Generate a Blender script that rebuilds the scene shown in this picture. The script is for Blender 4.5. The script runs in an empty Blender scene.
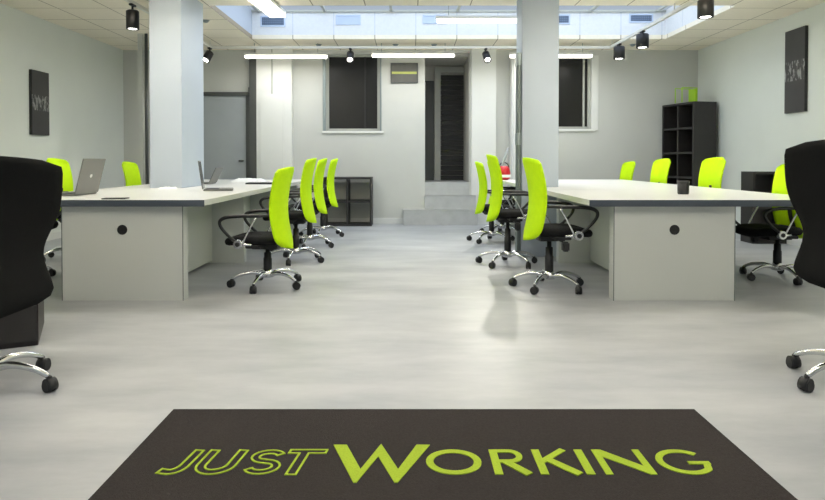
import bpy, bmesh, math, random
from mathutils import Vector, Matrix
random.seed(7)
C = bpy.context.scene.collection
S = bpy.context.scene
PI = math.pi
R = math.radians

# ------------------------------------------------------------------ camera, world, exposure
F = 632.0
HC = 1.03
cam_d = bpy.data.cameras.new('camera'); cam = bpy.data.objects.new('camera', cam_d); C.objects.link(cam)
cam_d.sensor_fit = 'HORIZONTAL'; cam_d.sensor_width = 36.0; cam_d.lens = F / 825 * 36
cam.location = (0, 0, HC); cam.rotation_euler = (R(89.0), 0, 0)
cam_d.shift_x = 3.5 / 825; cam_d.shift_y = -79.0 / 825
cam_d.clip_start = 0.02
S.camera = cam
S.view_settings.view_transform = 'Standard'; S.view_settings.look = 'None'
S.view_settings.exposure = 0.17; S.view_settings.gamma = 1.0
S.view_settings.use_curve_mapping = False
w = bpy.data.worlds.new('world'); S.world = w; w.use_nodes = True
w.node_tree.nodes['Background'].inputs[0].default_value = (0.72, 0.84, 1.0, 1)
w.node_tree.nodes['Background'].inputs[1].default_value = 0.5

def area(name, loc, rot, sx, sy, power, col, parent=None, spread=180):
    l = bpy.data.lights.new(name, 'AREA'); l.shape = 'RECTANGLE'; l.size = sx; l.size_y = sy
    l.energy = power; l.color = col; l.spread = R(spread)
    o = bpy.data.objects.new(name, l); C.objects.link(o); o.location = loc; o.rotation_euler = rot
    if parent: o.parent = parent
    return o
# daylight: through the roof light, and through the street window behind the camera
area('skylight_daylight', (0.72, 8.28, 3.27), (0, 0, 0), 5.9, 1.9, 60, (0.70, 0.82, 1.0))
area('street_window_daylight', (0.0, -2.3, 1.5), (R(90), 0, PI), 7.0, 2.2, 135, (0.72, 0.86, 1.0))
LUM_COL = (1.0, 0.985, 0.95)
LUM_POWER = 8
TUBE_POWER = 9
SPOT_POWER = 34

# ------------------------------------------------------------------ materials
def lin(c):
    return tuple(((v/255)/12.92 if v/255 <= .04045 else ((v/255+.055)/1.055)**2.4) for v in c)
def mat(name, rgb, rough=.6, metal=0., noise=.04, nscale=8., bump=0., bscale=200., spec=.5, sheen=0., trans=0., emit=0.):
    m = bpy.data.materials.new(name); m.use_nodes = True
    nt = m.node_tree; N = nt.nodes; L = nt.links; b = N['Principled BSDF']
    c = lin(rgb)
    tc = N.new('ShaderNodeTexCoord')
    nz = N.new('ShaderNodeTexNoise'); nz.inputs['Scale'].default_value = nscale; nz.inputs['Detail'].default_value = 4
    L.new(tc.outputs['Object'], nz.inputs['Vector'])
    mx = N.new('ShaderNodeMix'); mx.data_type = 'RGBA'
    mx.inputs[6].default_value = (*[v*(1-noise*2) for v in c], 1)
    mx.inputs[7].default_value = (*[min(1, v*(1+noise*2)) for v in c], 1)
    L.new(nz.outputs['Fac'], mx.inputs[0]); L.new(mx.outputs[2], b.inputs['Base Color'])
    b.inputs['Roughness'].default_value = rough; b.inputs['Metallic'].default_value = metal
    b.inputs['Specular IOR Level'].default_value = spec
    if sheen: b.inputs['Sheen Weight'].default_value = sheen
    if bump:
        n2 = N.new('ShaderNodeTexNoise'); n2.inputs['Scale'].default_value = bscale
        L.new(tc.outputs['Object'], n2.inputs['Vector'])
        bp = N.new('ShaderNodeBump'); bp.inputs['Strength'].default_value = bump; bp.inputs['Distance'].default_value = .004
        L.new(n2.outputs['Fac'], bp.inputs['Height']); L.new(bp.outputs[0], b.inputs['Normal'])
    if trans:
        t = N.new('ShaderNodeBsdfTranslucent'); L.new(mx.outputs[2], t.inputs[0])
        ms = N.new('ShaderNodeMixShader'); ms.inputs[0].default_value = trans
        L.new(b.outputs[0], ms.inputs[1]); L.new(t.outputs[0], ms.inputs[2])
        L.new(ms.outputs[0], N['Material Output'].inputs[0])
    if emit:
        b.inputs['Emission Color'].default_value = (*c, 1); b.inputs['Emission Strength'].default_value = emit
    return m

def floor_mat():
    m = mat('polished_floor', (176, 174, 170), .3, noise=.0)
    nt = m.node_tree; N = nt.nodes; L = nt.links; b = N['Principled BSDF']
    tc = N.new('ShaderNodeTexCoord')
    mp = N.new('ShaderNodeMapping'); mp.inputs['Scale'].default_value = (.55, 1.5, 1); L.new(tc.outputs['Object'], mp.inputs[0])
    a = N.new('ShaderNodeTexNoise'); a.inputs['Scale'].default_value = 2.2; a.inputs['Detail'].default_value = 7; a.inputs['Roughness'].default_value = .62
    L.new(mp.outputs[0], a.inputs['Vector'])
    cr = N.new('ShaderNodeValToRGB')
    cr.color_ramp.elements[0].position = .3; cr.color_ramp.elements[0].color = (*lin((150, 153, 158)), 1)
    cr.color_ramp.elements[1].position = .72; cr.color_ramp.elements[1].color = (*lin((184, 186, 188)), 1)
    L.new(a.outputs['Fac'], cr.inputs[0]); L.new(cr.outputs[0], b.inputs['Base Color'])
    r = N.new('ShaderNodeMapRange'); r.inputs['To Min'].default_value = .34; r.inputs['To Max'].default_value = .52
    L.new(a.outputs['Fac'], r.inputs['Value']); L.new(r.outputs[0], b.inputs['Roughness'])
    return m

def grid_mat(name, rgb, line, ox, oy, pitch=.6, lw=.012, axes=(0, 1)):
    m = mat(name, rgb, .85, noise=.03, nscale=30)
    nt = m.node_tree; N = nt.nodes; L = nt.links; b = N['Principled BSDF']
    src = b.inputs['Base Color'].links[0].from_socket
    tc = N.new('ShaderNodeTexCoord'); sp = N.new('ShaderNodeSeparateXYZ'); L.new(tc.outputs['Object'], sp.inputs[0])
    outs = []
    for ax, off in zip(axes, (ox, oy)):
        s = N.new('ShaderNodeMath'); s.operation = 'SUBTRACT'; s.inputs[1].default_value = off - lw/2; L.new(sp.outputs[ax], s.inputs[0])
        f = N.new('ShaderNodeMath'); f.operation = 'WRAP'; f.inputs[1].default_value = 0; f.inputs[2].default_value = pitch; L.new(s.outputs[0], f.inputs[0])
        # WRAP(value, min, max): inputs are value, max, min
        f.inputs[1].default_value = pitch; f.inputs[2].default_value = 0
        g = N.new('ShaderNodeMath'); g.operation = 'LESS_THAN'; g.inputs[1].default_value = lw; L.new(f.outputs[0], g.inputs[0])
        outs.append(g)
    mxm = N.new('ShaderNodeMath'); mxm.operation = 'MAXIMUM'; L.new(outs[0].outputs[0], mxm.inputs[0]); L.new(outs[-1].outputs[0], mxm.inputs[1])
    mx = N.new('ShaderNodeMix'); mx.data_type = 'RGBA'; L.new(mxm.outputs[0], mx.inputs[0])
    L.new(src, mx.inputs[6]); mx.inputs[7].default_value = (*lin(line), 1)
    L.new(mx.outputs[2], b.inputs['Base Color'])
    return m

def mesh_fabric(name, rgb, trans, rough=.75, spec=.3):
    m = mat(name, rgb, rough, noise=.05, nscale=25, bump=.35, bscale=420, spec=spec, trans=trans)
    return m

def print_mat(name):
    """dark poster: a rough band of pale marks across the middle over a dark ground"""
    m = mat(name, (62, 60, 60), .35, noise=.15, nscale=5)
    nt = m.node_tree; N = nt.nodes; L = nt.links; b = N['Principled BSDF']
    src = b.inputs['Base Color'].links[0].from_socket
    tc = N.new('ShaderNodeTexCoord'); mp = N.new('ShaderNodeMapping'); mp.inputs['Scale'].default_value = (30, 30, 11); L.new(tc.outputs['Object'], mp.inputs[0])
    n = N.new('ShaderNodeTexNoise'); n.inputs['Scale'].default_value = 1; n.inputs['Detail'].default_value = 3; L.new(mp.outputs[0], n.inputs['Vector'])
    g = N.new('ShaderNodeMath'); g.operation = 'GREATER_THAN'; g.inputs[1].default_value = .54; L.new(n.outputs['Fac'], g.inputs[0])
    sp = N.new('ShaderNodeSeparateXYZ'); L.new(tc.outputs['Generated'], sp.inputs[0])
    c = N.new('ShaderNodeMath'); c.operation = 'COMPARE'; c.inputs[1].default_value = .50; c.inputs[2].default_value = .12; L.new(sp.outputs[2], c.inputs[0])
    k = N.new('ShaderNodeMath'); k.operation = 'MULTIPLY'; L.new(g.outputs[0], k.inputs[0]); L.new(c.outputs[0], k.inputs[1])
    mx = N.new('ShaderNodeMix'); mx.data_type = 'RGBA'; L.new(k.outputs[0], mx.inputs[0]); L.new(src, mx.inputs[6]); mx.inputs[7].default_value = (*lin((150, 150, 148)), 1)
    L.new(mx.outputs[2], b.inputs['Base Color'])
    return m

M = dict(
    floor=floor_mat(),
    ceil=grid_mat('ceiling_tiles', (250, 241, 222), (165, 153, 132), .1, .2, .6),
    wellface=grid_mat('well_lining', (232, 234, 236), (196, 204, 216), .1, .3, .6, .008, axes=(0, 1)),
    wall=mat('painted_wall', (228, 232, 225), .8, noise=.02, nscale=2),
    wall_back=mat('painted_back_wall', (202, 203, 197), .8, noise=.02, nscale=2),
    white=mat('white_paint', (226, 227, 222), .55, noise=.01),
    column=mat('column_paint', (178, 188, 200), .7, noise=.012, nscale=3),
    laminate=mat('white_laminate', (196, 199, 195), .38, noise=.01, nscale=2),
    top=mat('white_worktop', (222, 222, 218), .3, noise=.008, nscale=2),
    edge=mat('slate_edge', (66, 74, 84), .5),
    step=mat('grey_step', (182, 184, 183), .6, noise=.08, nscale=9),
    nosing=mat('pale_nosing', (196, 196, 192), .5),
    greydoor=mat('grey_door', (160, 166, 168), .5, noise=.02),
    darkmetal=mat('dark_post', (74, 76, 74), .5),
    greystrip=mat('grey_strip', (96, 106, 104), .5),
    midmetal=mat('grey_metal', (136, 146, 146), .4, metal=.3),
    dark=mat('dark_interior', (34, 33, 31), .6, noise=.1, nscale=14),
    corridor=mat('corridor_paint', (190, 188, 180), .8),
    glass=mat('dark_glass', (30, 30, 28), .3, noise=.1, nscale=3, spec=.25),
    alu=mat('window_frame_paint', (176, 178, 170), .5),
    black=mat('black_plastic', (24, 24, 25), .45, noise=.08, nscale=20),
    blackcab=mat('black_brown_veneer', (40, 37, 36), .5, noise=.1, nscale=12),
    browncab=mat('dark_brown_panel', (32, 22, 21), .45, noise=.12, nscale=10),
    blackfab=mesh_fabric('black_mesh', (27, 27, 26), .0, .9, .15),
    seatfab=mat('black_seat_fabric', (26, 26, 27), .95, noise=.1, nscale=40, bump=.4, bscale=350, spec=.15),
    lime=mesh_fabric('lime_mesh', (206, 255, 0), .1),
    limeplastic=mat('lime_plastic', (170, 214, 40), .4),
    chrome=mat('chrome', (225, 226, 228), .16, metal=1., noise=.01),
    silver=mat('silver_alu', (112, 112, 108), .45, metal=.2, noise=.01),
    screen=mat('screen_glass', (20, 22, 26), .15),
    key=mat('keyboard_black', (32, 32, 33), .5, noise=.2, nscale=90),
    mark=mat('pale_mark', (228, 228, 222), .4),
    mat_=mat('charcoal_carpet', (56, 52, 51), 1., noise=.22, nscale=160, bump=1., bscale=300, spec=.1),
    matlime=mat('lime_carpet', (164, 188, 60), 1., noise=.14, nscale=160, bump=.8, bscale=300, spec=.1),
    red=mat('red_plastic', (196, 34, 40), .35),
    paper=mat('white_paper', (240, 240, 236), .8, noise=.01),
    print=print_mat('dark_print'),
    printgrey=mat('grey_print', (88, 88, 82), .5, noise=.14, nscale=9),
    printlime=mat('lime_band', (176, 184, 92), .5, noise=.1, nscale=12),
    vent=grid_mat('blue_grey_vent', (112, 128, 150), (84, 98, 120), 0, 0, .03, .008, axes=(0, 2)),
    ventpale=mat('pale_vent', (196, 210, 232), .6),
    rail=mat('white_rail', (226, 224, 214), .4),
    lamp=mat('lamp_glow', (255, 250, 236), .5, emit=3.2, noise=0),
    lens=mat('spot_glow', (255, 252, 242), .5, emit=9., noise=0),
)

# ------------------------------------------------------------------ mesh helpers
class MB:
    def __init__(s): s.bm = bmesh.new(); s.mi = 0
    def _f(s, vs):
        try:
            f = s.bm.faces.new(vs); f.material_index = s.mi; return f
        except ValueError: return None
    def box(s, x0, x1, y0, y1, z0, z1, bev=0., mtx=None):
        b = bmesh.new()
        v = [b.verts.new((x, y, z)) for x in (x0, x1) for y in (y0, y1) for z in (z0, z1)]
        for q in ((0,1,3,2),(4,6,7,5),(0,4,5,1),(2,3,7,6),(0,2,6,4),(1,5,7,3)): b.faces.new([v[i] for i in q])
        if bev > 0: bmesh.ops.bevel(b, geom=b.edges[:], offset=bev, segments=2, affect='EDGES')
        bmesh.ops.recalc_face_normals(b, faces=b.faces[:])
        if mtx is not None: bmesh.ops.transform(b, matrix=mtx, verts=b.verts[:])
        s.merge(b); return s
    def merge(s, b):
        mp = {v: s.bm.verts.new(v.co) for v in b.verts}
        for f in b.faces:
            nf = s._f([mp[v] for v in f.verts])
            if nf: nf.smooth = f.smooth
        b.free()
    def rings(s, rs, cap=True, smooth=True):
        rr = [[s.bm.verts.new(p) for p in r] for r in rs]; n = len(rs[0])
        for a, b in zip(rr, rr[1:]):
            for i in range(n):
                f = s._f([a[i], a[(i+1) % n], b[(i+1) % n], b[i]])
                if f: f.smooth = smooth
        if cap:
            s._f(list(reversed(rr[0]))); s._f(rr[-1])
        return s
    def cyl(s, p0, p1, r0, r1=None, n=16):
        r1 = r0 if r1 is None else r1
        return s.tube([p0, p1], [r0, r1], n)
    def tube(s, pts, rad, n=8, smooth=0, flat=1.):
        pts = [Vector(p) for p in pts]
        if smooth:
            rad = rad if isinstance(rad, (list, tuple)) else [rad]*len(pts)
            P = [pts[0]] + pts + [pts[-1]]; RR = [rad[0]] + list(rad) + [rad[-1]]
            o = []; q = []
            for i in range(1, len(P)-2):
                for k in range(smooth):
                    t = k/smooth
                    o.append(.5*((2*P[i]) + (P[i+1]-P[i-1])*t + (2*P[i-1]-5*P[i]+4*P[i+1]-P[i+2])*t*t + (3*P[i]-P[i-1]-3*P[i+1]+P[i+2])*t**3))
                    q.append(RR[i]*(1-t)+RR[i+1]*t)
            o.append(pts[-1]); q.append(rad[-1]); pts, rad = o, q
        if not isinstance(rad, (list, tuple)): rad = [rad]*len(pts)
        rs = []; u = None
        for i, p in enumerate(pts):
            d = (pts[min(i+1, len(pts)-1)] - pts[max(i-1, 0)]).normalized()
            if u is None:
                u = d.cross(Vector((0, 0, 1)))
                if u.length < 1e-3: u = d.cross(Vector((0, 1, 0)))
                u.normalize()
            else:
                u = (u - d*u.dot(d)).normalized()
            v = d.cross(u)
            rs.append([p + (u*math.cos(2*PI*k/n) + v*math.sin(2*PI*k/n)*flat)*rad[i] for k in range(n)])
        return s.rings(rs)
    def lathe(s, prof, c=(0, 0, 0), n=20):
        return s.rings([[Vector((c[0]+r*math.cos(2*PI*k/n), c[1]+r*math.sin(2*PI*k/n), c[2]+z)) for k in range(n)] for r, z in prof])
    def grid(s, us, vs, holes, d0, d1, axes):
        """slab over the cells of us x vs except those whose centre lies in a hole; axes 'xy','xz','yz'"""
        def P(u, v, d):
            return {'xy': (u, v, d), 'xz': (u, d, v), 'yz': (d, u, v)}[axes]
        ins = lambda i, j: 0 <= i < len(us)-1 and 0 <= j < len(vs)-1 and not any(h[0] < (us[i]+us[i+1])/2 < h[1] and h[2] < (vs[j]+vs[j+1])/2 < h[3] for h in holes)
        b = bmesh.new(); cache = {}
        def V(i, j, k):
            if (i, j, k) not in cache: cache[(i, j, k)] = b.verts.new(P(us[i], vs[j], (d0, d1)[k]))
            return cache[(i, j, k)]
        for i in range(len(us)-1):
            for j in range(len(vs)-1):
                if not ins(i, j): continue
                for k in (0, 1): b.faces.new([V(i, j, k), V(i+1, j, k), V(i+1, j+1, k), V(i, j+1, k)])
                for (a, c_, q) in (((i, j), (i+1, j), (i, j-1)), ((i, j+1), (i+1, j+1), (i, j+1)), ((i, j), (i, j+1), (i-1, j)), ((i+1, j), (i+1, j+1), (i+1, j))):
                    if not ins(*q): b.faces.new([V(*a, 0), V(*c_, 0), V(*c_, 1), V(*a, 1)])
        bmesh.ops.recalc_face_normals(b, faces=b.faces[:])
        s.merge(b); return s
    def poly(s, pts, z0, z1):
        b = bmesh.new()
        lo = [b.verts.new((x, y, z0)) for x, y in pts]; hi = [b.verts.new((x, y, z1)) for x, y in pts]; n = len(pts)
        for i in range(n): b.faces.new([lo[i], lo[(i+1) % n], hi[(i+1) % n], hi[i]])
        f1 = b.faces.new(hi); f2 = b.faces.new(lo)
        bmesh.ops.triangulate(b, faces=[f1, f2]); bmesh.ops.recalc_face_normals(b, faces=b.faces[:])
        s.merge(b); return s
    def build(s, name, m, parent=None, loc=None, smooth=None):
        me = bpy.data.meshes.new(name); s.bm.to_mesh(me); s.bm.free()
        for x in (m if isinstance(m, (list, tuple)) else [m]): me.materials.append(M[x] if isinstance(x, str) else x)
        o = bpy.data.objects.new(name, me); C.objects.link(o)
        if parent: o.parent = parent
        if loc: o.location = loc
        return o

def tag(o, label=None, cat=None, group=None, kind=None):
    if label: o['label'] = label
    if cat: o['category'] = cat
    if group: o['group'] = group
    if kind: o['kind'] = kind
    return o
def thing(name, label, cat, loc=(0, 0, 0), rz=0, group=None):
    o = bpy.data.objects.new(name, None); C.objects.link(o); o.empty_display_size = .1
    o.location = loc; o.rotation_euler = (0, 0, rz)
    return tag(o, label, cat, group)
def struct(o): o['kind'] = 'structure'; return o
def copy_tree(o, parent=None):
    c = o.copy(); C.objects.link(c)
    if parent: c.parent = parent
    for ch in list(o.children): copy_tree(ch, c)
    return c

# ------------------------------------------------------------------ room
XL, XR, YB, YF, ZC = -4.61, 4.66, 10.22, -2.5, 2.80
struct(MB().box(XL-.2, XR+.2, YF-.2, YB+.12, -.1, 0).build('floor', 'floor'))
# ceiling with the roof-light well
W0, W1, D0, D1, ZW = -2.30, 3.75, 7.28, 9.28, 3.22
mb = MB(); mb.grid([XL-.2, W0, W1, XR+.2], [YF-.2, D0, D1, YB+.3], [(W0, W1, D0, D1)], ZC, ZC+.06, 'xy')
struct(mb.build('ceiling', 'ceil'))
mb = MB()
mb.box(W0-.05, W1+.05, D1, D1+.05, ZC+.06, ZW); mb.box(W0-.05, W1+.05, D0-.05, D0, ZC+.06, ZW)
mb.box(W0-.05, W0, D0, D1, ZC+.06, ZW); mb.box(W1, W1+.05, D0, D1, ZC+.06, ZW)
struct(mb.build('trim_1', 'wellface'))
mb = MB()                                                   # glazing bars of the roof light
for i in range(7): mb.box(W0+.97*i-.02+.1, W0+.97*i+.02+.1, D0, D1, ZW-.03, ZW+.0)
mb.box(W0, W1, D0, D0+.04, ZW-.03, ZW); mb.box(W0, W1, D1-.03, D1, ZW-.03, ZW)
struct(mb.build('window_5', 'alu'))
struct(MB().box(XL-.2, XL, YF-.2, YB+.2, 0, ZC).build('wall_left', 'wall'))
struct(MB().box(XR, XR+.2, YF-.2, YB+.2, 0, ZC).build('wall_right', 'wall'))
# back wall: openings: window 1, doorway, window 2
k = 10.22/632
def bx(px): return (px-409)*k
def bz(py): return HC+(160-py)*k
win1 = (bx(326), bx(380), bz(131), 2.74)
door = (bx(425), bx(469.5), 0, bz(53))
win2 = (bx(530), bx(591), bz(129), bz(56))
xs = sorted({XL, XR, win1[0], win1[1], door[0], door[1], win2[0], win2[1]})
zs = sorted({0, ZC, win1[2], win1[3], door[3], win2[2], win2[3]})
struct(MB().grid(xs, zs, [win1, door, win2], YB, YB+.18, 'xz').build('wall_back', 'wall_back'))
# street front behind the camera
struct(MB().grid([XL, -3.6, 3.6, XR], [0, .35, 2.65, ZC], [(-3.6, 3.6, .35, 2.65)], YF-.15, YF, 'xz').build('wall_front', 'wall'))
mb = MB()
for x in (-3.6, -1.8, 0, 1.8, 3.56): mb.box(x, x+.05, YF-.1, YF-.04, .35, 2.65)
mb.box(-3.6, 3.6, YF-.1, YF-.04, .35, .42); mb.box(-3.6, 3.6, YF-.1, YF-.04, 2.58, 2.65)
struct(mb.build('window_4', 'alu'))

def window(n, r, mull):
    x0, x1, z0, z1 = r
    root = struct(MB().grid([x0, x0+.045, x1-.045, x1], [z0, z0+.04, z1-.04, z1], [(x0+.045, x1-.045, z0+.04, z1-.04)], YB+.05, YB+.11, 'xz').build('window_%d' % n, 'alu'))
    MB().box(x0+.045, x1-.045, YB+.08, YB+.09, z0+.04, z1-.04).build('pane', 'glass', root)
    MB().box(x0-.06, x1+.06, YB-.03, YB+.05, z0-.04, z0, .006).build('sill', 'white', root)
    f = MB(); f.box(x0-.05, x0, YB-.015, YB, z0, z1); f.box(x1, x1+(.11 if n == 2 else .025), YB-.015, YB, z0-.02, z1); f.build('casing', 'white' if n == 2 else 'midmetal', root)
    MB().box(mull, mull+.03, YB+.06, YB+.1, z0+.04, z1-.04).build('mullion', 'alu' if n == 2 else 'dark', root)
    return root
window(1, win1, bx(364)); window(2, win2, bx(583.5))

# corridor behind the doorway
ZS = .665
mb = MB()
mb.box(door[0]-.4, door[0]-.05, YB+.18, 11.4, ZS, ZC); mb.box(door[1]+.0, door[1]+.3, YB+.18, 11.4, ZS, ZC)
mb.box(door[0]-.05, door[1], YB+.18, 11.4, ZC-.08, ZC)
mb.box(door[0]-.05, door[1], 11.4, 11.5, ZS, ZC)
struct(mb.build('wall_corridor', 'corridor'))
struct(MB().box(door[0]-.4, door[1]+.3, YB+.2, 11.5, ZS-.1, ZS).build('floor_corridor', 'step'))
kk = 11.36/632
d = struct(MB().grid([(434.5-409)*kk, (440.5-409)*kk, (470-409)*kk], [ZS, HC+(160-73)*kk, HC+(160-68)*kk], [((440.5-409)*kk, (470-409)*kk, ZS, HC+(160-73)*kk)], 11.33, 11.4, 'xz').build('door_2', 'alu'))
mb = MB(); x0 = (440.5-409)*kk; x1 = (470-409)*kk; z = ZS
while z < HC+(160-73)*kk-.05:
    mb.box(x0, x1, 11.36, 11.39, z+.004, z+.085, .004); z += .09
mb.build('door_leaf', 'dark', d)
MB().box(door[0]-.04, (434-409)*kk, 11.37, 11.395, ZS, 2.45).build('dark_panel', 'darkmetal', d)

# steps up to the doorway
st = struct(MB().box(bx(403.5), bx(476), 9.95, YB-.001, 0, .24, .004).box(bx(424.5), bx(475), 10.08, YB-.001, .24, .462, .004).build('step_1', 'step'))
st.name = 'trim_2'
mb = MB(); mb.box(bx(403.5)-.004, bx(476)+.004, 9.945, 9.975, .24, .246); mb.box(bx(424.5)-.004, bx(475)+.004, 10.075, 10.105, .462, .468); mb.build('nosing', 'nosing', st)
mb = MB(); mb.box(door[0]+.001, door[1]-.001, YB+.0, YB+.2, 0, ZS)
struct(mb.build('trim_3', 'step'))

# left part of the back wall: grey door, dark post, boxed cupboard
d1 = struct(MB().grid([-3.62, -3.55, -2.62, -2.55], [0, 2.06, 2.12], [(-3.55, -2.62, 0, 2.06)], YB-.06, YB, 'xz').build('door_1', 'darkmetal'))
MB().box(-3.55, -2.62, YB-.035, YB-.005, .01, 2.06).build('door_leaf', 'greydoor', d1)
MB().box(-2.74, -2.66, YB-.07, YB-.035, 1.0, 1.03, .005).build('door_handle', 'darkmetal', d1)
mb = MB(); mb.box(-2.545, -2.43, YB-.13, YB, 0, 2.72)
for z in (.5, 1.35, 1.95, 2.1): mb.box(-2.56, -2.535, YB-.14, YB-.1, z, z+.09, .006)
struct(mb.build('trim_4', 'darkmetal'))
p = struct(MB().box(-2.43, -1.87, YB-.14, YB, 0, ZC).build('trim_5', 'white'))
mb = MB(); mb.box(-2.37, -2.0, YB-.16, YB-.14, .08, 2.06, .004); mb.build('panel', 'white', p)
MB().box(-2.19, -2.17, YB-.15, YB-.139, 2.08, ZC-.01).build('seam', 'alu', p)
# post and pipe beside the left column
struct(MB().cyl((-3.69, 8.9, 0), (-3.69, 8.9, ZC), .022).build('trim_6', 'darkmetal'))
struct(MB().box(-3.80, -3.735, 8.88, 8.93, 0, ZC).build('trim_7', 'wall_back'))
# pier right of the doorway, white panel and grey strip beside the right column
struct(MB().box(bx(471), bx(495), YB-.1, YB, 0, ZC).build('trim_8', 'white'))
struct(MB().box(1.62, 1.76, 9.96, YB, 0, 2.70, .03).build('trim_9', 'white'))
q = struct(MB().box(1.155, 1.194, 6.74, 6.86, 0, 2.04, .003).build('trim_10', 'greystrip'))   # grey strip up the left face of the right column
mb = MB()
for z in (1.19, 2.04): mb.box(1.15, 1.196, 6.73, 6.87, z, z+.13, .004)
mb.build('clamp', 'midmetal', q)
mb = MB(); mb.box(XL+.001, -3.81, YB-.015, YB, 0, .09); mb.box(-1.869, bx(403), YB-.015, YB, 0, .09); mb.box(1.85, XR-.001, YB-.015, YB, 0, .09)
struct(mb.build('baseboard_back', 'white'))
struct(MB().box(XL, XL+.015, 0, YB-.016, 0, .09).build('baseboard_left', 'white'))
struct(MB().box(XR-.015, XR, 0, YB-.016, 0, .09).build('baseboard_right', 'white'))

# columns
LC = (-2.665, -2.335, 6.5, 7.2); RC = (1.20, 1.59, 6.72, 7.08)
for c, n in ((LC, 'trim_11'), (RC, 'trim_12')):
    struct(MB().box(c[0], c[1], c[2], c[3], 0, ZC, .006).build(n, 'column'))

# ------------------------------------------------------------------ bench desks
def bench(name_label, x0, x1, bc, side, col):
    root = thing('bench_desk', name_label, 'desk', ((x0+x1)/2, 4.55, 0))
    ox, oy = (x0+x1)/2, 4.55
    ys = [4.55, 6.16, 7.77, 9.37]
    g = .004
    for i in range(3):
        a, b = ys[i]+g/2, ys[i+1]-g/2
        e = .006
        h = (col[0]-e, col[1]+e, col[2]-e, col[3]+e)
        us = sorted({x0, x1} | {u for u in (h[0], h[1]) if x0 < u < x1})
        vs = sorted({a, b} | {v for v in (h[2], h[3]) if a < v < b})
        m_ = MB().grid(us, vs, [h], .70, .742, 'xy')
        bmesh.ops.translate(m_.bm, verts=m_.bm.verts[:], vec=(-ox, -oy, 0))
        m_.build('worktop', 'top', root)
    m_ = MB(); m_.box(x0-ox, x1-ox, -.006, 0, .694, .741); m_.build('edge_band', 'edge', root)
    m_ = MB(); m_.box(x0-ox, x1-ox, ys[3]-oy, ys[3]-oy+.006, .694, .741); m_.build('edge_band', 'edge', root)
    for i, y in enumerate((4.61, 6.30, 7.80, 9.25)):
        w2 = .445
        pd = MB().box(bc-w2-ox, bc+w2-ox, y-oy, y-oy+.10, .0, .699, .002).build('end_panel', 'laminate', root)
        if i == 0:
            for sx in (-w2, w2-.006): MB().box(bc+sx-ox, bc+sx+.006-ox, y-oy-.002, y-oy, .0, .699).build('edge_strip', 'greystrip', pd)
            q = MB(); q.tube([(bc-ox, y-oy-.003, .52), (bc-ox, y-oy+.002, .52)], .037, 20); q.build('cable_port', 'black', pd)
    m_ = MB()
    for a, b in ((4.71, 6.30), (6.40, 7.80), (7.90, 9.25)):
        for sx in (bc-.13, bc+.11): m_.box(sx-ox, sx+.02-ox, a-oy, b-oy, .03, .699)
    m_.build('cable_spine', 'laminate', root)
    m_ = MB()
    for sx in (x0+.42, x1-.46):
        for a, b in ((5.0, 6.2), (7.3, 9.1)) if (col[0]-.2 < sx < col[1]+.1) else ((5.0, 9.1),):
            m_.box(sx-ox, sx+.04-ox, a-oy, b-oy, .665, .70)
    m_.build('under_rail', 'alu', root)
    return root
LX0, LX1, RX0, RX1 = -3.10, -1.475, 1.30, 3.15
bench('long white bench desk left of the aisle, wrapped around the column, open laptops on it', LX0, LX1, -2.095, 1, LC)
bench('long white bench desk right of the aisle with a black pot on its front end', RX0, RX1, 1.94, -1, RC)
TZ = .742

# ------------------------------------------------------------------ office chairs
def back_shell(wid, h0, h1, prof, wrap=.05, th=.022, waist=0.):
    nu, nv = 18, 22
    front = []; 
    H = h1-h0
    def pt(u, v, off):
        z = h0+H*v
        # corner rounding
        r = .16
        if v < r: kx = (1-((r-v)/r)**2.6*.55) 
        elif v > 1-r*.45: kx = (1-((v-1+r*.45)/(r*.45))**2.6*.26)
        else: kx = 1
        taper = .90+.10*v-waist*math.exp(-((v-.38)/.2)**2)
        y = u*wid/2*kx*taper
        x = prof(v)+wrap*(u*u)-off
        zz = z - .02*(u*u)*(1 if v > .5 else -1)*abs(2*v-1)
        return Vector((x, y, zz))
    m_ = MB(); g = []
    for off in (0, th):
        g.append([[m_.bm.verts.new(pt(-1+2*i/nu, j/nv, off*(1-.35*abs(-1+2*i/nu)**4))) for i in range(nu+1)] for j in range(nv+1)])
    for q, s_ in ((0, 1), (1, -1)):
        for j in range(nv):
            for i in range(nu):
                f = [g[q][j][i], g[q][j][i+1], g[q][j+1][i+1], g[q][j+1][i]]
                if s_ < 0: f.reverse()
                m_._f(f).smooth = True
    def strip(a, b):
        for i in range(len(a)-1): m_._f([a[i], b[i], b[i+1], a[i+1]])
    strip(g[0][0], g[1][0]); strip(g[1][nv], g[0][nv])
    strip([r_[0] for r_ in g[1]], [r_[0] for r_ in g[0]]); strip([r_[-1] for r_ in g[0]], [r_[-1] for r_ in g[1]])
    bmesh.ops.recalc_face_normals(m_.bm, faces=m_.bm.faces[:])
    return m_
def prof(v):           # distance of the back in front of / behind the gas lift
    return -.190 + .058*math.sin(PI*v)

def pad(m_, cx, cy, a, b, z0, z1, n=40, p=3.2, dish=0.):
    def ring(s, z):
        out = []
        for k_ in range(n):
            t = 2*PI*k_/n; c, s2 = math.cos(t), math.sin(t)
            out.append(Vector((cx+a*s*math.copysign(abs(c)**(2/p), c), cy+b*s*math.copysign(abs(s2)**(2/p), s2), z - (dish*max(0, c)**3))))
        return out
    h = z1-z0
    m_.rings([ring(.86, z0), ring(.96, z0+.12*h), ring(1, z0+.4*h), ring(.99, z0+.65*h), ring(.93, z0+.88*h), ring(.8, z0+.97*h), ring(.45, z1)])

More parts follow.
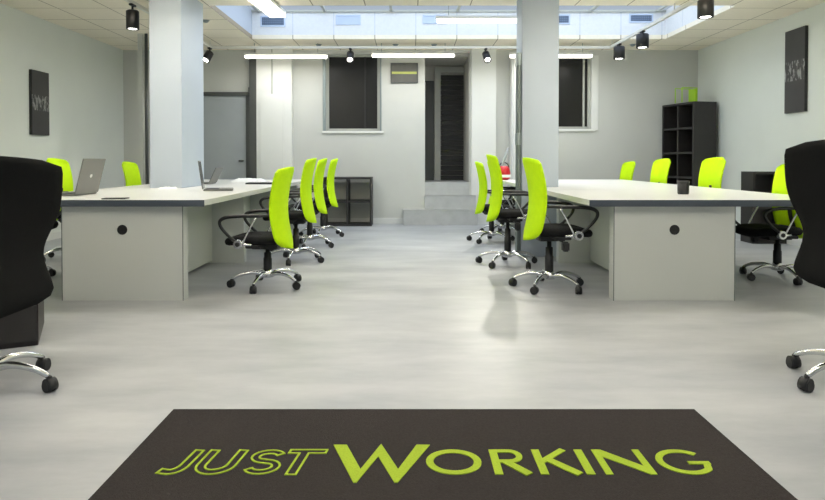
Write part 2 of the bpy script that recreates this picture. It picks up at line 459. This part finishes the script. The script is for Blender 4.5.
def make_chair(name, label, fab, lift=0., wid=.44, bh=(.39, 1.05), spin=0., arms=True, waist=0.):
    """faces local +X; origin on the floor under the gas lift"""
    t = thing(name, label, 'office chair')
    L = lift
    m_ = MB(); pad(m_, .092, 0, .228, .235, .435+L, .505+L, dish=.02); m_.build('seat', 'seatfab', t)
    back = back_shell(wid, bh[0]+L, bh[1]+L, prof, waist=waist).build('backrest', fab, t)
    fr = MB()                                              # black upright behind the mesh and cross bar
    fr.tube([(.0, 0, .425+L), (-.08, 0, .42+L), (-.145, 0, .46+L), (-.112, 0, .60+L), (-.10, 0, .74+L)], [.022, .022, .018, .016, .014], 8, smooth=5, flat=1)
    fr.tube([(-.07, -.2, .67+L), (-.10, -.1, .69+L), (-.108, 0, .69+L), (-.10, .1, .69+L), (-.07, .2, .67+L)], .013, 8, smooth=3)
    fr.build('back_support', 'black', t)
    mech = MB(); mech.box(-.10, .12, -.07, .07, .385+L, .43+L, .01); mech.box(-.02, .10, -.24, .24, .415+L, .44+L, .004)
    mech.build('tilt_mechanism', 'black', t)
    lv = MB() if arms else None
    if lv: lv.tube([(.04, -.06, .40+L), (.05, -.22, .395+L)], .006, 6); lv.box(.025, .075, -.275, -.215, .33+L, .405+L, .01); lv.build('lever', 'black', t)
    gl = MB(); gl.lathe([(.034, .10), (.034, .26+L*.4), (.029, .265+L*.4), (.029, .33+L*.7), (.018, .335+L*.7), (.018, .39+L)]); gl.build('gas_lift', 'black', t)
    for s_ in ((-1, 1) if arms else ()):
        y = .268*s_
        ar = MB()
        ar.tube([(.155, y, .465+L), (.215, y, .51+L), (.28, y, .58+L), (.29, y, .63+L), (.24, y, .66+L), (.12, y, .672+L), (.0, y, .672+L), (-.05, y*.9, .672+L), (-.075, y*.74, .67+L)],
                [.011, .012, .013, .014, .0145, .0145, .013, .011, .010], 8, smooth=5)
        arm = ar.build('armrest', 'black', t)
        st_ = MB(); st_.tube([(.115, y*.98, .45+L), (.06, y, .56+L), (.0, y, .662+L)], .0075, 8, smooth=3); st_.build('strut', 'chrome', arm)
        kn = MB(); kn.tube([(.145, y-.022*s_, .452+L), (.145, y+.016*s_, .452+L)], [.036, .034], 20)
        kn.tube([(.05, y*.9, .445+L), (.145, y*.95, .45+L)], .011, 8)
        kn.build('knob', 'chrome', arm)
        kc = MB(); kc.tube([(.145, y+.016*s_, .452+L), (.145, y+.020*s_, .452+L)], .018, 14); kc.build('cap', 'black', arm)
    hb = MB(); hb.lathe([(.03, .075), (.046, .08), (.046, .115), (.036, .125), (.036, .14)]); hb.build('hub', 'chrome', t)
    for i in range(5):
        a = 2*PI*i/5+spin; c, s2 = math.cos(a), math.sin(a)
        lg = MB(); lg.tube([(c*.03, s2*.03, .10), (c*.12, s2*.12, .118), (c*.22, s2*.22, .10), (c*.285, s2*.285, .068)], [.019, .017, .014, .012], 8, smooth=4)
        leg = lg.build('leg', 'chrome', t)
        ca = MB(); px, py = c*.29, s2*.29; ang = a+1.1+i*.7
        tx, ty = math.cos(ang), math.sin(ang)
        for s_ in (-1, 1):
            ca.tube([(px+tx*.004*s_, py+ty*.004*s_, .027), (px+tx*.024*s_, py+ty*.024*s_, .027)], [.027, .025], 14)
        ca.tube([(px-tx*.02, py-ty*.02, .033), (px+tx*.02, py+ty*.02, .033)], .0295, 12)
        ca.cyl((px, py, .045), (px, py, .07), .008, n=8)
        ca.build('caster', 'black', leg)
    return t
def clamp_floor(root):
    for leg in root.children:
        for ca in leg.children:
            if ca.type == 'MESH':
                for v in ca.data.vertices:
                    if v.co.z < 0: v.co.z = 0

protos = {}
def place(x, y, deg, label, group=None, lift=0.):
    """the first chair of each seat height is built, the others are copies of it"""
    if lift not in protos:
        o = make_chair('office_chair', '', 'lime', lift, spin=.25); clamp_floor(o); protos[lift] = o
    else: o = copy_tree(protos[lift])
    o.location = (x, y, 0); o.rotation_euler = (0, 0, R(deg)); o['label'] = label
    if group: o['group'] = group
    return o
GA = 'lime chairs on the aisle side of the left bench'; GB = 'lime chairs on the aisle side of the right bench'
GC = 'lime chairs on the wall side of the left bench'; GD = 'lime chairs on the wall side of the right bench'
place(-1.15, 5.13, 174, 'lime mesh office chair nearest the camera on the aisle side of the left desk', GA, -.075)
place(-1.15, 6.42, 179, 'lime office chair on the aisle side of the left desk, second from camera', GA)
place(-1.18, 7.50, 179, 'lime office chair on the aisle side of the left desk, third from camera', GA)
place(-1.17, 8.55, 180, 'lime office chair on the aisle side of the left desk, farthest, by the low shelf', GA)
place(1.125, 5.06, 5, 'lime mesh office chair nearest the camera on the aisle side of the right desk', GB)
place(.97, 6.20, 1, 'lime office chair on the aisle side of the right desk, second from camera', GB, .035)
place(1.04, 7.95, 1, 'lime office chair on the aisle side of the right desk, third from camera', GB, -.04)
place(1.30, 8.80, 2, 'lime office chair on the aisle side of the right desk, farthest and mostly hidden', GB, -.04)
place(-3.44, 5.50, 0, 'lime office chair mostly hidden behind the black foreground chair on the left', GC)
place(-3.50, 6.55, 2, 'lime office chair behind the open silver laptop on the left desk', GC)
place(-3.46, 8.15, 0, 'lime office chair at the wall side of the left desk, just left of the column', GC, -.04)
place(3.19, 5.46, 184, 'lime office chair half behind the black foreground chair on the right', GD, -.04)
place(3.22, 6.95, 186, 'lime office chair in front of the tall black shelf on the right', GD, .012)
place(3.17, 8.25, 186, 'lime office chair left of the tall black shelf, wall side of the right desk', GD)
place(3.12, 9.36, 184, 'lime office chair at the far end of the wall side of the right desk', GD, -.04)
for o_, x, y, deg in ((make_chair('office_chair', 'black mesh office chair cut off by the left edge of the picture', 'blackfab', .0, wid=.64, bh=(.35, 1.05), spin=R(-116.5), arms=False, waist=.20), -1.885, 2.80, 115),
                      (make_chair('office_chair', 'black mesh office chair cut off by the right edge of the picture', 'blackfab', .06, wid=.64, bh=(.37, 1.07), spin=R(120.5-65), arms=False, waist=.20), 2.05, 2.86, 65)):
    clamp_floor(o_); o_.location = (x, y, 0); o_.rotation_euler = (0, 0, R(deg))

# ------------------------------------------------------------------ shelving
def shelf_unit(name, label, loc, rz, cols, rows, cell=.335, depth=.39, height=None, back=True, m='blackcab'):
    t = thing(name, label, 'shelf unit', loc, rz)
    T = .03
    W = cols*cell+T*(cols+1); H = height or rows*cell+T*(rows+1); ch = (H-T*(rows+1))/rows
    c = MB(); c.box(0, T, 0, depth, 0, H); c.box(W-T, W, 0, depth, 0, H); c.build('side_panel', m, t)
    c = MB(); c.box(T, W-T, 0, depth, H-T, H); c.build('top_panel', m, t)
    c = MB(); c.box(T, W-T, 0, depth, 0, T); c.build('bottom_panel', m, t)
    for i in range(1, cols): c = MB(); x = i*(cell+T); c.box(x, x+T, .005, depth-.006, T, H-T); c.build('divider', m, t)
    for j in range(1, rows):
        z = j*(ch+T)
        c = MB()
        for i in range(cols): x = i*(cell+T)+T; c.box(x, x+cell, .005, depth-.006, z, z+T)
        c.build('shelf', m, t)
    if back: c = MB(); c.box(T, W-T, depth-.006, depth, T, H-T); c.build('back_panel', m, t)
    return t
# tall unit: its open face looks to the left, its side to the camera
shelf_unit('shelf_unit', 'tall black open shelf unit in the far right corner', (4.05, 10.12, 0), R(-90+13), 2, 5, height=1.90)
shelf_unit('shelf_unit', 'low black shelf unit against the right wall behind the lime chair', (4.22, 7.75, 0), 0, 1, 2, cell=.36, depth=.28, height=.885)
shelf_unit('shelf_unit', 'low black two by two shelf unit under the left dark window', (-1.34, 9.80, 0), 0, 2, 2, cell=.335, height=.76, back=False)
# black-brown pedestal behind the left foreground chair
t = thing('drawer_pedestal', 'dark brown drawer pedestal behind the black chair on the left', 'cabinet', (-2.265, 3.37, 0), R(27))
MB().box(-.24, .24, .02, .56, 0, .66, .003).build('body', 'browncab', t)
for i in range(3):
    dr = MB().box(-.235, .235, 0, .02, .03+.205*i, .225+.205*i, .003).build('drawer', 'blackcab', t)
    MB().box(-.06, .06, -.012, 0, .18+.205*i, .192+.205*i, .003).build('handle', 'black', dr)

# lime frame on top of the tall unit
t = thing('magazine_holder', 'small lime open frame on top of the tall black shelf', 'holder', (4.24, 9.66, 1.90), R(13))
b_ = MB()
for yy in (-.06, .10): b_.tube([(-.13, yy, 0), (-.13, yy, .225), (.13, yy, .225), (.13, yy, 0)], .009, 6)
b_.build('frame', 'limeplastic', t)
MB().box(.10, .125, -.06, .10, 0, .215, .003).build('side_plate', 'limeplastic', t)

# ------------------------------------------------------------------ desk things
def laptop(label, loc, rz, op=102, w_=.33, d_=.23, lid_m='silver', mark=True):
    """hinge at local origin, base toward local -X, lid at the +X side"""
    t = thing('laptop', label, 'laptop', loc, rz)
    base = MB().box(-d_, 0, -w_/2, w_/2, .002, .018, .004).build('base', 'silver', t)
    MB().box(-d_*.52, -.02, -w_*.42, w_*.42, .018, .0195).build('keyboard', 'key', base)
    MB().box(-d_*.92, -d_*.6, -.05, .05, .018, .0187).build('trackpad', 'silver', base)
    a = R(op)
    # closed lid lies over -X; opened by op degrees about the hinge
    rot = Matrix.Translation((.002, 0, .018)) @ Matrix.Rotation(a, 4, 'Y')
    l_ = MB().box(-d_, 0, -w_/2, w_/2, 0, .007, .002, rot); lid = l_.build('lid', lid_m, t)
    MB().box(-d_+.012, -.014, -w_/2+.012, w_/2-.012, -.001, 0, 0, rot).build('screen', 'screen', lid)
    if mark:
        q = MB(); n = 24; pts = []
        for s_ in (1,):
            for i in range(n):
                th = 2*PI*i/n; r_ = .017*(1-.10*math.cos(2*th)+.05*math.cos(3*th))
                pts.append((r_*math.cos(th), r_*math.sin(th)))
        b = bmesh.new(); top = [b.verts.new((-d_*.5+x, y, .0078)) for x, y in pts]; bot = [b.verts.new((-d_*.5+x, y, .0070)) for x, y in pts]
        b.faces.new(top); b.faces.new(list(reversed(bot)))
        for i in range(n): b.faces.new([bot[i], bot[(i+1) % n], top[(i+1) % n], top[i]])
        bmesh.ops.transform(b, matrix=rot, verts=b.verts[:]); q.merge(b)
        q.build('emblem', 'mark', lid)
    return t
laptop('open silver laptop with a pale emblem on its lid, front of left desk', (-2.66, 5.20, TZ), 0, op=104, w_=.37, d_=.29)
laptop('open silver laptop seen edge-on, base toward the aisle, beside the column', (-1.93, 5.95, TZ), PI+R(15), op=98, w_=.34, d_=.265, mark=False)
laptop('open white-edged laptop behind the edge-on one, right of the column', (-2.36, 7.58, TZ), 0, op=115, w_=.30, d_=.2, mark=False)
# closed dark laptop near the aisle edge
t = thing('laptop', 'closed dark laptop on the left desk behind the nearest lime chair', 'laptop', (-1.78, 7.55, TZ))
MB().box(-.15, .17, -.11, .11, .001, .012, .003).build('base', 'key', t); MB().box(-.15, .17, -.11, .11, .0125, .02, .003).build('lid', 'black', t)
tag(MB().box(-.085, .085, -.05, .05, 0, .008, .002).build('notebook', 'black', loc=(-2.17, 4.67, TZ)), 'thin black notebook on the front edge of the left desk', 'notebook').rotation_euler = (0, 0, .12)
# papers
def crumple(nm, label, loc, a, b, h, seed):
    rnd = random.Random(seed); m_ = MB(); nx, ny = 9, 7; g = []
    for j in range(ny+1):
        g.append([m_.bm.verts.new(((i/nx-.5)*a, (j/ny-.5)*b, (0.002 if i in (0, nx) or j in (0, ny) else h*(.35+.65*rnd.random())))) for i in range(nx+1)])
    lo = [[m_.bm.verts.new((v.co.x, v.co.y, 0)) for v in r_] for r_ in g]
    for j in range(ny):
        for i in range(nx):
            m_._f([g[j][i], g[j][i+1], g[j+1][i+1], g[j+1][i]]); m_._f([lo[j][i], lo[j+1][i], lo[j+1][i+1], lo[j][i+1]])
    for i in range(nx): m_._f([lo[0][i], lo[0][i+1], g[0][i+1], g[0][i]]); m_._f([g[ny][i], g[ny][i+1], lo[ny][i+1], lo[ny][i]])
    for j in range(ny): m_._f([lo[j+1][0], lo[j][0], g[j][0], g[j+1][0]]); m_._f([g[j+1][nx], g[j][nx], lo[j][nx], lo[j+1][nx]])
    return tag(m_.build(nm, 'paper', loc=loc), label, 'paper')
crumple('crumpled_paper', 'heap of crumpled white paper on the far half of the left desk', (-2.12, 8.35, TZ), .42, .34, .05, 3)
crumple('crumpled_paper', 'flat white paper left of the edge-on laptop, in front of the column', (-2.42, 6.33, TZ), .16, .12, .02, 9)
# black pot on the right desk
t = thing('pen_pot', 'small black pot standing on the right desk', 'pot', (2.31, 5.32, TZ))
MB().lathe([(.042, 0), (.046, .01), (.048, .105), (.042, .105), (.040, .012)]).build('body', 'black', t)
MB().lathe([(.049, .098), (.051, .102), (.051, .11), (.047, .112)]).build('rim', 'black', t)
# red thing with dark upright at the far left end of the right desk
t = thing('red_bucket', 'red tub with a dark curved handle on the far end of the right desk', 'tub', (1.37, 9.12, TZ)); t.scale = (1.15, 1.15, 1.1)
MB().lathe([(.05, 0), (.075, .02), (.082, .09), (.07, .15), (.05, .18), (.03, .185)]).build('tub', 'red', t)
MB().lathe([(.0815, .035), (.084, .04), (.0855, .065), (.083, .07)]).build('band', 'paper', t)
q = MB(); q.tube([(-.03, 0, .17), (-.0, 0, .26), (.03, 0, .34), (.055, 0, .42)], [.024, .034, .036, .022], 8, smooth=4, flat=.6); q.build('upright', 'greydoor', t)
q = MB(); q.tube([(-.06, 0, .12), (-.05, 0, .2), (.0, 0, .23), (.05, 0, .2), (.065, 0, .12)], .008, 6, smooth=4); q.build('handle', 'black', t)

# ------------------------------------------------------------------ wall pictures
def wall_print(label, x, y0, y1, z0, z1, side):
    t = thing('canvas_print', label, 'picture', (x, (y0+y1)/2, (z0+z1)/2))
    hw, hh = (y1-y0)/2, (z1-z0)/2; s_ = side
    MB().box(min(0, .035*s_), max(0, .035*s_), -hw, hw, -hh, hh, .002).build('canvas', 'black', t)
    MB().box(min(.035*s_, .037*s_), max(.035*s_, .037*s_), -hw+.004, hw-.004, -hh+.004, hh-.004).build('print', 'print', t)
wall_print('tall narrow dark print on the left wall', XL, 7.68, 8.05, 1.34, 2.13, 1)
wall_print('tall narrow dark print on the right wall', XR, 7.40, 7.80, 1.60, 2.60, -1)
t = thing('framed_picture', 'small grey picture with a lime stripe beside the doorway', 'picture', (bx(404.3), YB, bz(73.5)))
MB().grid([-.22, -.205, .205, .22], [-.16, -.145, .145, .16], [(-.205, .205, -.145, .145)], -.03, 0, 'xz').build('frame', 'darkmetal', t)
MB().box(-.205, .205, -.02, -.005, -.145, .145).build('print', 'printgrey', t)
MB().box(-.2, .2, -.022, -.0201, -.015, .022).build('lime_stripe', 'printlime', t)

# ------------------------------------------------------------------ roof-light vents, ceiling dots
def vent(label, px, py, wpx, hpx, m_):
    s_ = D1/632
    x = (px-409)*s_; z = HC+(160-py)*s_; hw = wpx*s_/2; hh = hpx*s_/2
    t = thing('air_vent', label, 'vent', (x, D1, z), 0, 'vents in the far side of the roof light')
    MB().grid([-hw-.02, -hw, hw, hw+.02], [-hh-.02, -hh, hh, hh+.02], [(-hw, hw, -hh, hh)], -.012, 0, 'xz').build('frame', 'ventpale', t)
    MB().box(-hw, hw, -.006, -.001, -hh, hh).build('grille', m_, t)
vent('blue-grey vent in the roof light, leftmost, beside the bright ceiling fitting', 273.5, 22, 22, 8, 'vent')
vent('pale outlined vent in the roof light, second from left', 348.5, 20.5, 22, 7, 'ventpale')
vent('pale vent in the roof light, partly behind the hanging tube light', 434, 20, 20, 6, 'ventpale')
vent('blue-grey vent in the roof light just right of the right column', 557, 20, 22, 7, 'vent')
vent('blue-grey vent in the roof light, rightmost, above the track', 640, 19, 21, 6, 'vent')
for px, lab in ((319, 'small round ceiling sprinkler above the left tube light'), (395.5, 'small round ceiling sprinkler above the middle tube light'), (434, 'small round ceiling sprinkler above the doorway'), (537, 'small round ceiling sprinkler behind the right column'), (632, 'small round ceiling sprinkler right of the right column')):
    o = MB().lathe([(.012, -.03), (.03, -.024), (.042, -.004), (.05, 0)], n=14).build('sprinkler', 'midmetal', loc=((px-409)*9.72/632, 9.72, ZC)); tag(o, lab, 'sprinkler', 'ceiling sprinklers near the back wall')
o = MB().lathe([(.012, -.03), (.03, -.024), (.042, -.004), (.05, 0)], n=14).build('sprinkler', 'midmetal', loc=(-2.58, 8.05, ZC)); tag(o, 'small round ceiling sprinkler between left column and roof light', 'sprinkler')

# ------------------------------------------------------------------ lamps
def luminaire(label, x, y, ln, wd, z, rz, power, drop, group=None, hide=False):
    t = thing('tube_light', label, 'ceiling light', (x, y, z), rz, group)
    MB().box(-ln/2, ln/2, -wd/2, wd/2, .02, .055, .004).build('housing', 'white', t)
    MB().box(-ln/2+.01, ln/2-.01, -wd/2+.006, wd/2-.006, -.02, .02, .008).build('diffuser', 'lamp', t)
    if drop > .01:
        for s_ in (-1, 1):
            c = MB(); c.cyl((s_*ln*.38, 0, .055), (s_*ln*.38, 0, .055+drop), .004, n=6); c.build('suspension_wire', 'midmetal', t)
    area('tube_glow', (0, 0, -.03), (0, 0, 0), ln*.94, wd*.9, power, LUM_COL, t)
    return t
def tubep(label, p0, p1, y, py):
    x = ((p0+p1)/2-409)*y/632; z = HC+(160-py)*y/632
    return luminaire(label, x, y, (p1-p0)*y/632, .10, z-.018, 0, TUBE_POWER, ZC-z-.037, 'tube lights along the back wall')
tubep('horizontal tube light along the back wall left of the dark window', 245, 328, 9.62, 56)
tubep('horizontal tube light along the back wall above the small grey picture', 371.5, 455, 9.62, 55)
tubep('horizontal tube light along the back wall partly behind the right column', 509, 592, 9.62, 55.5)
luminaire('hanging tube light across the roof light left of the right column', .97, 7.62, 1.30, .09, 2.70, 0, TUBE_POWER, .50)
luminaire('bright ceiling fitting running away from the camera at the left of the roof light', -1.60, 6.85, 1.35, .20, 2.735, R(86), LUM_POWER, 0)
for x, y, lab, pw, up in ((-2.2, 5.35, 'above the front end of the left desk', 14, 74), (2.2, 5.35, 'above the front end of the right desk', 15, 74), (-2.2, 1.9, 'above the left of the camera', 13, 26), (2.2, 1.9, 'above the right of the camera', 13, 26), (0, 2.9, 'above the door mat', 15, 16)):  # unseen fittings with uplights, added to brighten floor, walls and ceiling
    lu = luminaire('added hanging fill light %s, out of the picture' % lab, x, y, 1.5, .2, 2.60, 0, pw, ZC-2.655, 'added fill lights above the front of the room')
    MB().box(-.7, .7, -.07, .07, .0555, .062).build('fill_diffuser', 'lamp', lu)
    area('fill_uplight', (0, 0, .075), (PI, 0, 0), 1.4, .14, up, LUM_COL, lu)

RZ = 2.70; RY = 9.42; RXX = 3.0; RXL = 2.94
t = thing('lighting_track', 'white track running round three sides under the ceiling, carrying black spotlights', 'track', (0, RY, RZ))
m_ = MB(); m_.box(-RXL, RXX, -.018, .018, -.015, .02); m_.build('back_rail', 'rail', t)
for rx in (-RXL, RXX):
    m_ = MB(); m_.box(rx-.018, rx+.018, -5.2, .018, -.015, .02); m_.build('side_rail', 'rail', t)
    for yy in (-5., -3.6, -2.25, -.05): MB().cyl((rx, yy, .02), (rx, yy, ZC-RZ), .006, n=6).build('hanger', 'rail', t)
def spot(label, x, y, tilt, pan, r=.055, ln=.17, power=SPOT_POWER, drop=.03):
    t = thing('spotlight', label, 'spotlight', (x, y, RZ-.015), 0, 'black spotlights on the ceiling track')
    b_ = MB(); b_.box(-.02, .02, -.05, .05, -.02, 0, .003); b_.cyl((0, 0, -.02), (0, 0, -.045-drop), .012, n=8); b_.build('bracket', 'black', t)
    rot = Matrix.Translation((0, 0, -.045-drop)) @ Matrix.Rotation(pan, 4, 'Z') @ Matrix.Rotation(tilt, 4, 'X')
    m_ = MB(); m_.lathe([(r*.8, .01), (r, 0), (r, -ln), (r*.88, -ln), (r*.84, -ln+.02)]); bmesh.ops.transform(m_.bm, matrix=rot, verts=m_.bm.verts[:]); body = m_.build('housing', 'black', t)
    m_ = MB(); m_.lathe([(r*.66, -ln+.016), (r*.66, -ln+.006), (r*.4, -ln+.001)]); bmesh.ops.transform(m_.bm, matrix=rot, verts=m_.bm.verts[:]); m_.build('lens', 'lens', body)
    l = bpy.data.lights.new('spot_beam', 'SPOT'); l.energy = power; l.color = (1, .96, .86); l.spot_size = R(75); l.spot_blend = .6; l.shadow_soft_size = .03
    lo = bpy.data.objects.new('spot_beam', l); C.objects.link(lo); lo.parent = t
    lo.matrix_local = rot @ Matrix.Translation((0, 0, -ln-.03))
    return t
spot('black spotlight hanging left of the left column, near the camera', -RXL, 6.75, 0, 0, r=.066, ln=.19)
spot('black spotlight just right of the left column', -RXL, 9.36, R(35), R(150), r=.06, ln=.15)
spot('black spotlight in front of the left dark window', -.87, RY, R(-42), R(0), r=.055, ln=.15)
spot('black spotlight right of the doorway', 1.14, RY, R(-42), R(10), r=.055, ln=.15, power=150)
spot('black spotlight at the far end of the right track, lowest in the picture', RXX, 9.05, 0, 0, r=.078, ln=.17, drop=.0)
spot('black spotlight on the right track, middle of three', RXX, 8.15, 0, 0, r=.078, ln=.17, drop=.0)
spot('black spotlight on the right track, nearest the camera, cut by the top edge', RXX, 6.42, 0, 0, r=.078, ln=.17, drop=.0)

# ------------------------------------------------------------------ door mat with lettering
MX0, MX1, MY0, MY1 = -.968, 1.172, 1.60, 2.577
t = thing('door_mat', 'dark charcoal mat with lime lettering on the grey floor', 'mat', ((MX0+MX1)/2, (MY0+MY1)/2, 0))
ox, oy = (MX0+MX1)/2, (MY0+MY1)/2
MB().box(MX0-ox, MX1-ox, MY0-oy, MY1-oy, 0, .009, .003).build('pile', 'mat_', t)
def offset_poly(pts, w_, closed=False):
    n = len(pts); Lf = []; Rt = []
    for i in range(n):
        p = Vector(pts[i]); a = Vector(pts[(i-1) % n]) if (closed or i) else None; b = Vector(pts[(i+1) % n]) if (closed or i < n-1) else None
        d1_ = (p-a).normalized() if a is not None else None; d2_ = (b-p).normalized() if b is not None else None
        if d1_ is None: d1_ = d2_
        if d2_ is None: d2_ = d1_
        n1 = Vector((-d1_.y, d1_.x)); n2 = Vector((-d2_.y, d2_.x)); m = (n1+n2)
        if m.length < 1e-4: m = n1
        m.normalize(); s_ = min(2.2, 1/max(.3, m.dot(n1)))
        Lf.append(tuple(p+m*w_/2*s_)); Rt.append(tuple(p-m*w_/2*s_))
    return Lf, Rt
def ribbon(mb_, pts, w_, z0, z1, closed=False, widths=None):
    Lf, Rt = offset_poly(pts, w_, closed)
    if widths:
        Lf = [tuple(Vector(p)+(Vector(l)-Vector(p))*q) for p, l, q in zip(pts, Lf, widths)]; Rt = [tuple(Vector(p)+(Vector(l)-Vector(p))*q) for p, l, q in zip(pts, Rt, widths)]
    n = len(pts); rng = range(n) if closed else range(n-1)
    bm = mb_.bm
    A = [[bm.verts.new((x, y, z)) for x, y in Q] for Q in (Lf, Rt) for z in (z0, z1)]   # L0 L1 R0 R1
    for i in rng:
        j = (i+1) % n
        mb_._f([A[1][i], A[3][i], A[3][j], A[1][j]]); mb_._f([A[0][i], A[1][i], A[1][j], A[0][j]]); mb_._f([A[2][i], A[2][j], A[3][j], A[3][i]])
    if not closed:
        for i in (0, n-1): mb_._f([A[0][i], A[2][i], A[3][i], A[1][i]])
def outline(mb_, pts, w_, lw=.0075):
    Lf, Rt = offset_poly(pts, w_); loop = Lf+list(reversed(Rt)); ribbon(mb_, loop, lw, Z0, Z1, closed=True)
Z0, Z1 = .0085, .0115
def arc(cx, cy, rx, ry, a0, a1, n=20): return [(cx+rx*math.cos(R(a0+(a1-a0)*i/n)), cy+ry*math.sin(R(a0+(a1-a0)*i/n))) for i in range(n+1)]
def letter(mb_, name):
    for v in mb_.bm.verts: v.co.x -= ox; v.co.y -= oy+.038
    bmesh.ops.recalc_face_normals(mb_.bm, faces=mb_.bm.faces[:])
    mb_.build(name, 'matlime', t)
B0, B1 = 2.070, 2.245; Hh = B1-B0
sw = .030
# large W
m_ = MB(); m_.poly([(-.270, 2.283), (-.2225, 2.283), (-.160, 2.105), (-.100, 2.290), (-.036, 2.105), (.027, 2.283), (.075, 2.283), (-.036, 2.018), (-.046, 2.018), (-.106, 2.195), (-.166, 2.018), (-.176, 2.018)], Z0, Z1); letter(m_, 'letter_w')
# O
m_ = MB(); ribbon(m_, arc(.151, (B0+B1)/2, .081, Hh/2-.012, 0, 345, 46), sw*.85, Z0, Z1, closed=True); letter(m_, 'letter_o')
m_ = MB(); ribbon(m_, [(.293, B0), (.293, B1)], .027, Z0, Z1)
ribbon(m_, [(.293, B1-.011), (.345, B1-.011)]+arc(.345, B1-.048, .034, .037, 85, -90, 12)+[(.293, B1-.086)], .021, Z0, Z1+.0006); ribbon(m_, [(.325, B1-.086), (.392, B0)], .030, Z0, Z1+.0012); letter(m_, 'letter_r')
m_ = MB(); ribbon(m_, [(.442, B0), (.442, B1)], .027, Z0, Z1); ribbon(m_, [(.448, B0+.085), (.540, B1)], .024, Z0, Z1+.0006); ribbon(m_, [(.470, B0+.105), (.556, B0)], .030, Z0, Z1+.0012); letter(m_, 'letter_k')
m_ = MB(); ribbon(m_, [(.592, B0), (.592, B1)], .028, Z0, Z1); letter(m_, 'letter_i')
m_ = MB(); m_.poly([(.640, B0), (.640, B1), (.672, B1), (.782, B0+.055), (.782, B1), (.806, B1), (.806, B0), (.785, B0), (.664, B1-.052), (.664, B0)], Z0, Z1); letter(m_, 'letter_n')
m_ = MB(); ribbon(m_, arc(.930, (B0+B1)/2, .080, Hh/2-.011, 42, 318, 36)+[(1.000, B0+.075)], .023, Z0, Z1); ribbon(m_, [(.940, B0+.078), (1.013, B0+.078)], .020, Z0, Z1+.0006); letter(m_, 'letter_g')
# italic outlined JUST
sl = .13
def it(pts): return [(x+(y-B0)*sl, y) for x, y in pts]
ow = .034
m_ = MB(); outline(m_, it([(-.757, B1-.004), (-.757, B0+.07)]+arc(-.790, B0+.062, .033, .046, -5, -100, 9)+[(-.822, B0+.024)]), ow*.85); letter(m_, 'letter_j')
m_ = MB(); outline(m_, it([(-.702, B1-.004), (-.702, B0+.07)]+arc(-.652, B0+.066, .050, .050, 185, 355, 14)+[(-.602, B0+.07), (-.602, B1-.004)]), ow*.85); letter(m_, 'letter_u')
m_ = MB(); sp = arc(-.500, B1-.050, .042, .034, 25, 262, 14)+arc(-.495, B0+.052, .044, .036, 82, -155, 14)
outline(m_, it(sp), ow*.75); letter(m_, 'letter_s')
m_ = MB(); tp = [(-.437, B1), (-.310, B1), (-.310, B1-.026), (-.368, B1-.026), (-.368, B0), (-.400, B0), (-.400, B1-.026), (-.437, B1-.026)]
ribbon(m_, it(tp), .0075, Z0, Z1, closed=True); letter(m_, 'letter_t')
